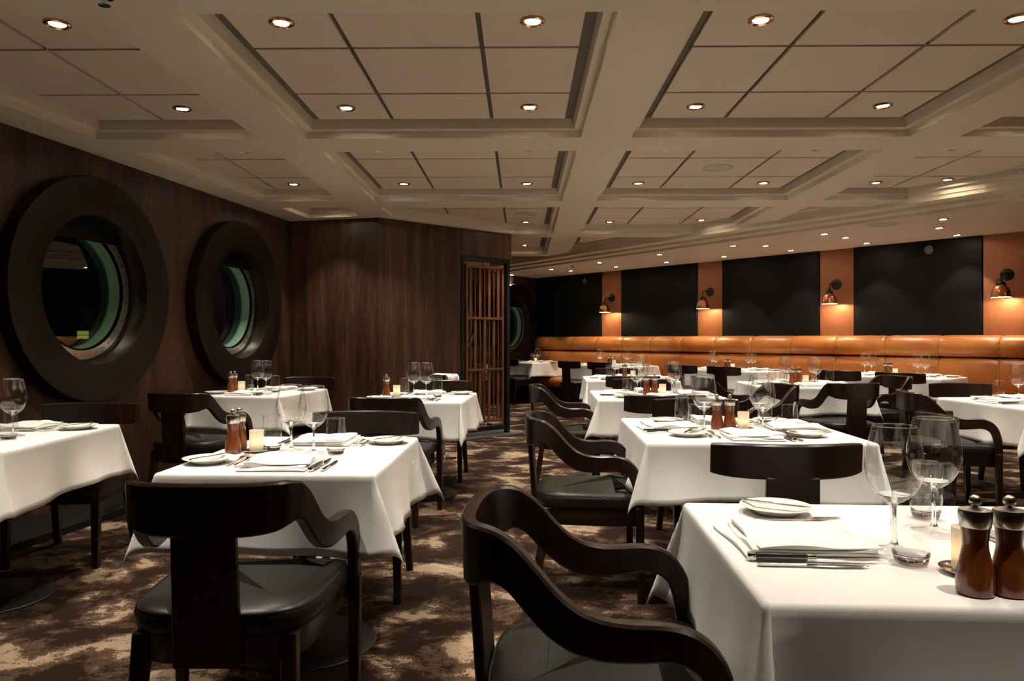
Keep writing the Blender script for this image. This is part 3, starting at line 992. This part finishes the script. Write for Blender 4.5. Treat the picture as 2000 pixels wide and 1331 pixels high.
# ================================================================== TABLEWARE
wb_ = [(.004, .100), (.018, .104), (.036, .118), (.050, .140), (.0565, .163), (.0575, .180), (.0545, .205), (.0485, .235), (.0435, .258), (.0428, .260)]
BOWL = MB().lathe(catmull([(r, z, 0) for r, z in wb_], 3) and [(p.x, p.y) for p in catmull([(r, z, 0) for r, z in wb_], 3)], 32).mesh('bowl', 'thin_glass', 80)
RIMG = MB().tube([(.0428 * math.cos(2 * PI * i / 32), .0428 * math.sin(2 * PI * i / 32), .260) for i in range(32)], .0009, 6, closed=True).mesh('rim', 'solid_glass')
FOOT = MB().lathe([(.0085, .0120), (.020, .0055), (.046, .0025), (.0472, .0014), (.046, .0004)], 32).mesh('foot', 'thin_glass', 80)
STEM = MB().lathe([(0, .0085), (.0085, .0120), (.0062, .018), (.0045, .030), (.0036, .060), (.0042, .088), (.008, .0985), (.018, .1028), (.034, .1155), (.0325, .1165), (.016, .1070), (0, .1055)], 28).mesh('stem', 'solid_glass', 80)
WINE = [('bowl', BOWL, (0, 0, 0), (0, 0, 0), None), ('rim', RIMG, (0, 0, 0), (0, 0, 0), 0), ('stem', STEM, (0, 0, 0), (0, 0, 0), None), ('foot', FOOT, (0, 0, 0), (0, 0, 0), None)]
TUMB = MB().lathe([(.0310, .012), (.0345, .022), (.0372, .045), (.0378, .075), (.0362, .110), (.0340, .138)], 32).mesh('glass_wall', 'thin_glass', 80)
TRIM = MB().tube([(.0340 * math.cos(2 * PI * i / 32), .0340 * math.sin(2 * PI * i / 32), .138) for i in range(32)], .0009, 6, closed=True).mesh('rim', 'solid_glass')
TBAS = MB().lathe([(0, 0), (.026, 0), (.0300, .004), (.0325, .013), (.0345, .0215), (.0325, .019), (.020, .0145), (0, .0135)], 32).mesh('glass_base', 'solid_glass', 60)
WATER = [('glass_wall', TUMB, (0, 0, 0), (0, 0, 0), None), ('rim', TRIM, (0, 0, 0), (0, 0, 0), 0), ('glass_base', TBAS, (0, 0, 0), (0, 0, 0), None)]
MILLB = MB().lathe([(p.x, p.y) for p in catmull([(.0290, 0, 0), (.0300, .004, 0), (.0305, .018, 0), (.0285, .042, 0), (.0238, .064, 0), (.0205, .082, 0), (.0208, .096, 0), (.0228, .112, 0), (.0232, .116, 0)], 3)] + [(0, .116)], 28).mesh('body', 'mill_wood', 60)
mc = MB().lathe([(.0236, .1155), (.0246, .1165), (.0262, .128), (.0268, .140), (.0255, .1455), (.012, .1490), (.004, .150), (.004, .1515)], 28)
MILLC = mc.mesh('cap', 'brushed_steel', 50)
kn = MB()
nk = 28
prof = [(.0105 * math.sin(PI * i / 8), .1605 - .0105 * math.cos(PI * i / 8)) for i in range(9)]
for r_, z_ in prof:
    kn.v += [(r_ * (1 - .06 * (i % 2)) * math.cos(2 * PI * i / nk), r_ * (1 - .06 * (i % 2)) * math.sin(2 * PI * i / nk), z_) for i in range(nk)]
kn.f = [(j * nk + i, j * nk + (i + 1) % nk, (j + 1) * nk + (i + 1) % nk, (j + 1) * nk + i) for j in range(8) for i in range(nk)]
MILLK = kn.mesh('knob', 'brushed_steel', 60)
MILL = [('body', MILLB, (0, 0, 0), (0, 0, 0), None), ('cap', MILLC, (0, 0, 0), (0, 0, 0), None), ('knob', MILLK, (0, 0, 0), (0, 0, 0), 1)]
VOT = MB().lathe([(0, .007), (.0255, .007), (.0268, .010), (.0275, .086), (.0262, .086), (.0252, .014), (0, .013)], 28).mesh('votive_glass', 'frosted_glass', 50)
DISH = MB().lathe([(0, 0), (.030, 0), (.040, .003), (.0485, .008), (.0490, .0095), (.0455, .0085), (.036, .0055), (0, .0045)], 32).mesh('dish', 'steel', 60)
WAX = MB().lathe([(0, .0135), (.018, .0135), (.018, .028), (0, .028)], 16).mesh('candle', 'wax', 40)
FLM = MB().lathe([(.001, .030), (.0038, .034), (.0042, .039), (.0025, .046), (.0003, .052)], 10).mesh('flame', 'flame', 60)
CANDLE = [('dish', DISH, (0, 0, 0), (0, 0, 0), None), ('votive_glass', VOT, (0, 0, 0), (0, 0, 0), None), ('candle', WAX, (0, 0, 0), (0, 0, 0), 1), ('flame', FLM, (0, 0, 0), (0, 0, 0), 1)]
PLATE = MB().lathe([(0, .003), (.045, .003), (.050, .0), (.054, .0), (.060, .007), (.076, .0135), (.088, .0175), (.0895, .0192), (.087, .0198), (.074, .0165), (.060, .0108), (.052, .0078), (0, .0075)], 40).mesh('bread_plate', 'porcelain', 60)
# cutlery: lies along local y, tip towards +y
def blade_poly(pts, z0, z1, m_):
    return m_.prism(pts, z0, z1)
KNIFE = MB()
KNIFE.prism([(-.006, -.105), (.006, -.105), (.0075, -.095), (.0062, -.05), (.0052, -.012), (-.0052, -.012), (-.0062, -.05), (-.0075, -.095)], .0, .0055)
KNIFE.prism([(-.0052, -.012), (.0052, -.012), (.0085, .0), (.0098, .04), (.0075, .088), (.0, .108), (-.0058, .100), (-.0062, .02)], .001, .0032)
KNIFE = KNIFE.mesh('table_knife', 'steel', 30, bevel=.001)
bk = MB()
bk.prism([(-.005, -.085), (.005, -.085), (.006, -.075), (.0045, -.01), (-.0045, -.01), (-.006, -.075)], 0, .0045)
bk.prism([(-.0045, -.01), (.0045, -.01), (.009, .01), (.0095, .06), (.0, .085), (-.004, .07)], .001, .003)
BKNIFE = bk.mesh('butter_knife', 'steel', 30, bevel=.0008)
fk = MB()
def zf(y): return .0025 + .009 * max(0, (y - .0)) / .10 * (1 if y < .075 else .75) if y > 0 else .0025 + .0015 * math.sin((y + .1) * 30)
ys = [-.10, -.085, -.05, -.01, .02, .04, .055]
ws = [.0055, .0068, .0048, .0030, .0034, .0085, .0115]
rings = [[(-w_, y_, zf(y_)), (w_, y_, zf(y_)), (w_, y_, zf(y_) + .0022), (-w_, y_, zf(y_) + .0022)] for y_, w_ in zip(ys, ws)]
fk.layers(rings)
for i in range(4):
    x_ = -.0093 + i * .0062
    fk.layers([[(x_ - q, y_, zf(y_)), (x_ + q, y_, zf(y_)), (x_ + q, y_, zf(y_) + .0018), (x_ - q, y_, zf(y_) + .0018)] for y_, q in ((.054, .0021), (.08, .0017), (.103, .0009))])
FORK = fk.mesh('fork', 'steel', 40)
SKB = MB().prism([(-.007, .0), (.008, .0), (.0105, .03), (.0085, .09), (-.002, .135), (-.0062, .06)], .004, .0062).mesh('blade', 'steel', 30, bevel=.001)
SKH = MB().prism([(-.0085, -.118), (.0085, -.118), (.0098, -.07), (.0080, -.018), (-.0080, -.018), (-.0092, -.07)], .0005, .0150).mesh('handle', 'black_handle', 30, bevel=.003, seg=2)
SKP = MB().prism([(-.0088, -.132), (.0060, -.134), (.0092, -.126), (.0090, -.117), (-.0090, -.117)], .0003, .0153).mesh('pommel', 'steel', 30, bevel=.003, seg=2)
SKO = MB().prism([(-.0085, -.019), (.0085, -.019), (.0085, .001), (-.0075, .001)], .0008, .0140).mesh('bolster', 'steel', 30, bevel=.003, seg=2)
SKR = MB().box((0, -.068, .0078), (.0196, .098, .0018)).mesh('tang', 'steel', 0)
STEAK = [('blade', SKB, (0, 0, 0), (0, 0, 0), None), ('handle', SKH, (0, 0, 0), (0, 0, 0), None), ('pommel', SKP, (0, 0, 0), (0, 0, 0), 1), ('bolster', SKO, (0, 0, 0), (0, 0, 0), 0), ('tang', SKR, (0, 0, 0), (0, 0, 0), 1)]
def napkin_mesh(seed):
    """a linen napkin folded into a loose packet of three layers"""
    rnd = random.Random(seed)
    m_ = MB()
    z = .001
    for L_ in range(3):
        w, d = .118 - .004 * L_ + rnd.uniform(-.003, .003), .132 - .006 * L_ + rnd.uniform(-.003, .003)
        ox, oy = rnd.uniform(-.006, .006), .008 * L_ + rnd.uniform(-.004, .004)
        a = rnd.uniform(-.10, .10) * L_
        p1, p2 = rnd.uniform(0, 6), rnd.uniform(0, 6)
        N = 12
        top, bot = [], []
        for j in range(N + 1):
            for i in range(N + 1):
                u, v_ = -1 + 2 * i / N, -1 + 2 * j / N
                x_ = w * u * (1 + .02 * math.sin(3 * v_ + p1)); y_ = d * v_ * (1 + .02 * math.sin(3 * u + p2))
                x_, y_ = x_ * math.cos(a) - y_ * math.sin(a) + ox, x_ * math.sin(a) + y_ * math.cos(a) + oy
                e = max(abs(u), abs(v_))
                puff = .0050 * (1 - e ** 6) + (.0016 * math.sin(5 * u + p1) * math.sin(4 * v_ + p2) + .0022 * math.sin(2.6 * u + 3.1 * v_ + p2)) * (1 + L_)
                top.append((x_, y_, z + .004 + max(-.001, puff)))
                bot.append((x_, y_, z + (0 if L_ == 0 else .0008)))
        n1 = N + 1
        o_ = len(top)
        fs = [(j * n1 + i, j * n1 + i + 1, (j + 1) * n1 + i + 1, (j + 1) * n1 + i) for j in range(N) for i in range(N)]
        fb = [tuple(q + o_ for q in f[::-1]) for f in fs]
        bd = [i for i in range(n1)] + [j * n1 + N for j in range(1, n1)] + [N * n1 + i for i in range(N - 1, -1, -1)] + [j * n1 for j in range(N - 1, 0, -1)]
        fe = [(bd[k], bd[(k + 1) % len(bd)], bd[(k + 1) % len(bd)] + o_, bd[k] + o_) for k in range(len(bd))]
        m_.add(top + bot, fs + fb + fe)
        z += .0070
    # one corner of the top layer turned over
    return m_.mesh('napkin', 'napkin', 50)
NAPS = [napkin_mesh(s_) for s_ in range(6)]
ZI = TT + .0022

def xf(tx, ty, rot, x, y):
    return (tx + x * math.cos(rot) - y * math.sin(rot), ty + x * math.sin(rot) + y * math.cos(rot))
_nap = [0]
def setting(ex, ey, rot, side, desc, cutlery=True, wine=(.07, .34), water=(.175, .30), plate=True, glasses=True, half=.35):
    """one place at a table edge point; local +y runs from the diner across the table"""
    rnd = random.Random(int(abs(ex * 1000 + ey * 77)))
    j = lambda a: rnd.uniform(-a, a)
    at_ = lambda x, y: xf(ex, ey, rot, x, y)
    tag_ = '%s place, %s' % (side, desc)
    _nap[0] += 1
    p = at_(j(.008), .158 + j(.006))
    tag(obj('napkin', NAPS[_nap[0] % 6], None, (*p, ZI), (0, 0, rot + j(.06))), 'folded white napkin at the ' + tag_, 'napkin', 'folded white napkins')
    px_ = -min(.272, half - .075)
    if plate:
        p = at_(px_, .20 + j(.01))
        tag(obj('bread_plate', PLATE, None, (*p, ZI), (0, 0, rot)), 'small ivory bread plate at the ' + tag_, 'plate', 'ivory bread plates')
        tag(obj('butter_knife', BKNIFE, None, (p[0], p[1], ZI + .0205), (0, 0, rot - .55 + j(.2))), 'butter knife across the bread plate at the ' + tag_, 'knife', 'butter knives')
    if cutlery:
        for i_, xx in enumerate((-.150, -.180)):
            p = at_(xx, .205 + .014 * i_ + j(.006))
            tag(obj('fork', FORK, None, (*p, ZI), (0, 0, rot + j(.05))), '%s steel fork at the %s' % (('inner', 'outer')[i_], tag_), 'fork', 'steel forks')
        p = at_(.146, .152)
        place(STEAK, 'steak_knife', 'black-handled steak knife at the ' + tag_, 'knife', (*p, ZI), rot + j(.03), 'steak knives')
        p = at_(.180, .135 + j(.006))
        tag(obj('table_knife', KNIFE, None, (*p, ZI), (0, 0, rot + j(.04))), 'plain steel table knife at the ' + tag_, 'knife', 'table knives')
    if glasses:
        p = at_(*wine)
        place(WINE, 'wine_glass', 'large clear wine glass at the ' + tag_, 'wine glass', (*p, ZI), rot, 'clear wine glasses')
        p = at_(*water)
        place(WATER, 'water_glass', 'straight clear water glass at the ' + tag_, 'water glass', (*p, ZI), rot, 'clear water glasses')

def candle(x, y, desc):
    t = place(CANDLE, 'votive_candle', 'frosted votive candle on a steel dish, ' + desc, 'candle', (x, y, ZI), 0, 'votive candles')
    light('candle_flame', 'POINT', (0, 0, .050), CANDLE_W, (1.0, .72, .45), .006, t)
def mills(x, y, rot, gapx, desc, n=2):
    for i in range(n):
        p = xf(x, y, rot, 0, (i - (n - 1) / 2) * gapx)
        words = ('left', 'right') if abs(math.sin(rot)) > .5 else ('nearer', 'farther')
        lab = '%s red-brown wooden mill with steel cap, %s' % (words[i] if n == 2 else 'single', desc)
        place(MILL, 'spice_mill', lab, 'mill', (*p, ZI), rot, 'wooden spice mills')

def two_top(cx, cy, w, d, rot, desc, seed, names=('near', 'far'), skip=(), cut=True, nm=2):
    """two places facing each other along local y; extras stand to the right of the far diner (local -x)"""
    table(cx, cy, w, d, rot, desc, seed)
    if 'near' not in skip:
        ex, ey = xf(cx, cy, rot, 0, -d / 2)
        setting(ex, ey, rot, names[0], desc, cut, wine=(.040, d / 2 - .035), water=(.130, d / 2 - .05), half=w / 2)
    if 'far' not in skip:
        ex, ey = xf(cx, cy, rot, 0, d / 2)
        setting(ex, ey, rot + PI, names[1], desc, cut, wine=(.070, d / 2 - .035), water=(.145, d / 2 - .03), half=w / 2)
    if 'extras' not in skip:
        p = xf(cx, cy, rot, -.195, -.005); candle(*p, desc)
        p = xf(cx, cy, rot, -.275, -.005); mills(p[0], p[1], rot, .062, desc, nm)

def four_top(cx, cy, w, rot, desc, seed, skip=(), cut=True, nm=2):
    table(cx, cy, w, w, rot, desc, seed)
    for nm_, a in (('near', 0), ('right', PI / 2), ('far', PI), ('left', -PI / 2)):
        if nm_ in skip: continue
        ex, ey = xf(cx, cy, rot + a, 0, -w / 2)
        setting(ex, ey, rot + a, nm_, desc, cut, wine=(.10, .315), water=(.205, .255), half=.35)
    p = xf(cx, cy, rot, .045, -.03); candle(*p, desc)
    p = xf(cx, cy, rot, -.045, -.005); mills(p[0], p[1], rot - PI / 2, .062, desc, nm)

# ------------------------------------------------------------------ the dining room as laid out
# two-seat tables on the porthole side
DA = 'front left table'
ra = R(-1.6)
two_top(-.805, 2.905, .70, .90, ra, DA, 11)
chair('arm', -.790, 2.175, R(0), 'dark armchair seen from behind, tucked at the front left table')
chair('side', -.74, 3.56, PI, 'dark side chair facing us across the front left table')
DL = 'table at the left picture edge'
two_top(-2.40, 3.40, .70, .90, R(1.5), DL, 23, skip=('near', 'extras'))
place(WINE, 'wine_glass', 'large clear wine glass by the left edge of the picture', 'wine glass', (-2.265, 3.37, ZI), 0, 'clear wine glasses')
place(WATER, 'water_glass', 'straight clear water glass by the left edge of the picture', 'water glass', (-2.222, 3.275, ZI), 0, 'clear water glasses')
chair('side', -2.40, 4.06, PI + R(4), 'dark side chair beyond the table at the left edge of the picture')
DD = 'table under the farther porthole'
rd = R(-9)
two_top(-2.075, 6.20, .70, .90, rd, DD, 31)
chair('arm', -2.26, 5.33, R(-12), 'dark armchair seen from behind at the table under the farther porthole')
chair('side', -1.98, 6.95, PI + R(-12), 'dark side chair facing us at the table under the farther porthole')
DE = 'table beside the slatted screen'
re_ = R(-4)
two_top(-.69, 5.69, .70, .90, re_, DE, 43, nm=1)
chair('arm', -.80, 4.95, R(-5), 'dark armchair seen from behind at the table beside the slatted screen')
chair('side', -.64, 6.38, PI + R(-4), 'dark side chair facing us at the table beside the slatted screen')

# front right table: places left and right
DB = 'front right table'
rb = R(-3.2) + PI / 2     # far diner of the pair sits at the left here
table(.900, 1.607, .88, .745, R(-3.2), DB, 57)
ex, ey = xf(.900, 1.607, R(-3.2), -.44, 0)
setting(ex, ey, R(-3.2) - PI / 2, 'left', DB, True, wine=(.055, .345), water=(.150, .335), half=.365)
ex, ey = xf(.900, 1.607, R(-3.2), .44, 0)
setting(ex, ey, R(-3.2) + PI / 2, 'right', DB, True, wine=(.105, .375), water=(.235, .33), half=.365)
candle(.862, 1.405, DB)
mills(.836, 1.292, R(-90 - 3), .058, DB)
chair('arm', .195, 1.655, R(-90 - 5), 'large dark armchair facing the front right table, nearest the camera')

# four-seat tables
DF = 'nearest four-seat table'
four_top(1.085, 3.655, .95, R(-2), DF, 61)
chair('side', .985, 2.855, R(-1), 'dark T-backed side chair seen square from behind, above the front right table')
chair('arm', .365, 3.63, R(-90 - 4), 'dark armchair facing right at the left of the four-seat table behind the front')
chair('side', 1.14, 4.38, PI + R(2), 'dark side chair facing us beyond the four-seat table behind the front right table')
chair('side', 1.83, 3.60, R(90 - 14), 'dark side chair facing left, right of the four-seat table behind the front')
DG = 'second four-seat table, centre row'
four_top(1.14, 5.87, .95, R(-2.5), DG, 71)
chair('arm', .435, 5.93, R(-90 - 3), 'dark armchair facing right at the second four-seat table of the central row')
chair('side', 1.02, 5.12, R(-2), 'dark side chair seen from behind at the second four-seat table, central row')
chair('side', 1.20, 6.66, PI, 'dark side chair facing us beyond the second four-seat table of the central row')
chair('arm', 1.98, 6.02, R(90 + 10), 'dark armchair facing left at the second four-seat table of the central row')
DH = 'third four-seat table, centre row'
four_top(1.31, 8.33, .95, R(-3), DH, 83, cut=False, nm=1)
chair('side', 1.22, 7.63, R(-3), 'dark side chair seen from behind at the third four-seat table, central row')
chair('side', 1.30, 9.16, PI + R(-4), 'dark side chair facing us beyond the third four-seat table, central row')
DI = 'four-seat table right of centre row'
four_top(2.82, 7.27, .95, R(-3), DI, 97)
chair('arm', 2.85, 6.46, R(6), 'reddish-lit armchair seen from behind at the four-seat table right of the central row')
chair('arm', 2.08, 7.30, R(-90 + 6), 'dark armchair facing right at the four-seat table right of the central row')
chair('arm', 3.62, 7.40, R(90 + 12), 'dark armchair facing left at the four-seat table right of the central row')
DJ = 'table at the right picture edge'
four_top(3.735, 5.165, .95, R(1.5), DJ, 103, skip=('near', 'right'))
chair('arm', 3.05, 5.22, R(-90 - 13), 'dark armchair facing right at the table by the right edge of the picture')
chair('side', 3.74, 5.98, PI + R(2), 'dark side chair facing us beyond the table at the right edge')

# banquette tables
def k_table(s, L, desc, seed, chairs, places):
    cx, cy = wpt(s, .66)
    table(cx, cy, L, .70, ANG_W, desc, seed)
    for ds, side, nm_ in places:
        if side > 0:
            e_ = wpt(s + ds, 1.01); rot = ANG_W
        else:
            e_ = wpt(s + ds, .31); rot = ANG_W + PI
        setting(*e_, rot, nm_, desc, False, wine=(.06, .31), water=(.16, .29))
    for ds, lab in chairs:
        q = wpt(s + ds, 1.16)
        chair('side', q[0], q[1], ANG_W + R(1), lab)
    p = wpt(s + .015, .66); candle(*p, desc)
    p = wpt(s - .07, .66); mills(p[0], p[1], ANG_W - PI / 2, .06, desc)
P4 = [(-.31, 1, 'left chair'), (.31, 1, 'right chair'), (-.31, -1, 'left bench'), (.31, -1, 'right bench')]
k_table(-1.12, .70, 'first banquette table from left', 111,
        [(.08, 'dark side chair half behind the slatted screen at the first banquette table')], [(.08, 1, 'chair'), (.08, -1, 'bench')])
k_table(.905, 1.30, 'second banquette table from left', 121,
        [(-.35, 'left of two dark T-backed chairs at the second banquette table from the left'), (.35, 'right of two dark T-backed chairs at the second banquette table from the left')], P4)
k_table(3.23, 1.30, 'third banquette table from left', 131,
        [(-.35, 'left of two dark T-backed chairs at the third banquette table from the left'), (.35, 'right of two dark T-backed chairs at the third banquette table from the left')], P4)
k_table(5.50, 1.30, 'fourth banquette table from left', 141,
        [(-.33, 'left of two dark T-backed chairs at the fourth banquette table from the left'), (.37, 'right of two dark T-backed chairs at the fourth banquette table from the left')], P4)

# ------------------------------------------------------------------ wine coolers on stands
BUCK = MB().lathe([(.0, .62), (.075, .62), (.088, .64), (.105, .82), (.112, .835), (.108, .838), (.099, .82), (.082, .645), (0, .63)], 32).mesh('bucket', 'chrome', 50)
POLE = MB().lathe([(.0, .0), (.12, .0), (.122, .008), (.03, .02), (.012, .035), (.012, .60), (.05, .612), (.06, .62), (0, .62)], 28).mesh('stand', 'chrome', 50)
hd = MB()
for s_ in (-1, 1):
    hd.tube([(s_ * .106, -.03, .80), (s_ * .135, -.03, .80), (s_ * .135, .03, .80), (s_ * .106, .03, .80)], .005, 8)
HND = hd.mesh('handles', 'chrome', 50)
def drape():
    m_ = MB()
    N = 14
    vs = []
    for j in range(N + 1):
        for i in range(N + 1):
            u, v_ = -1 + 2 * i / N, -1 + 2 * j / N
            r = abs(v_)
            x = .085 * u + .006 * math.sin(5 * v_)
            if r < .5: y, z = v_ / .5 * .116, .842 + .004 * math.sin(4 * u + 2)
            else:
                y = math.copysign(.118 + .008 * (1 + math.sin(6 * u + 3 * v_)), v_); z = .842 - (r - .5) * .26 - .01 * u * u
            vs.append((x, y, z))
    m_.add(vs, [(j * (N + 1) + i, j * (N + 1) + i + 1, (j + 1) * (N + 1) + i + 1, (j + 1) * (N + 1) + i) for j in range(N) for i in range(N)])
    return m_.mesh('draped_napkin', 'napkin', 60, fix=False)
DRP = drape()
COOL = [('stand', POLE, (0, 0, 0), (0, 0, 0), None), ('bucket', BUCK, (0, 0, 0), (0, 0, 0), None), ('handles', HND, (0, 0, 0), (0, 0, 0), 1)]
t = place(COOL, 'wine_cooler', 'chrome wine cooler with a white napkin, behind the table beside the slatted screen', 'wine cooler', (-.67, 7.35, 0), R(55))
dr = obj('draped_napkin', DRP, t); s_ = dr.modifiers.new('thickness', 'SOLIDIFY'); s_.thickness = .002
place(COOL, 'wine_cooler', 'chrome wine cooler on a tall stand seen through the slatted screen', 'wine cooler', (-.40, 10.3, 0), 0)
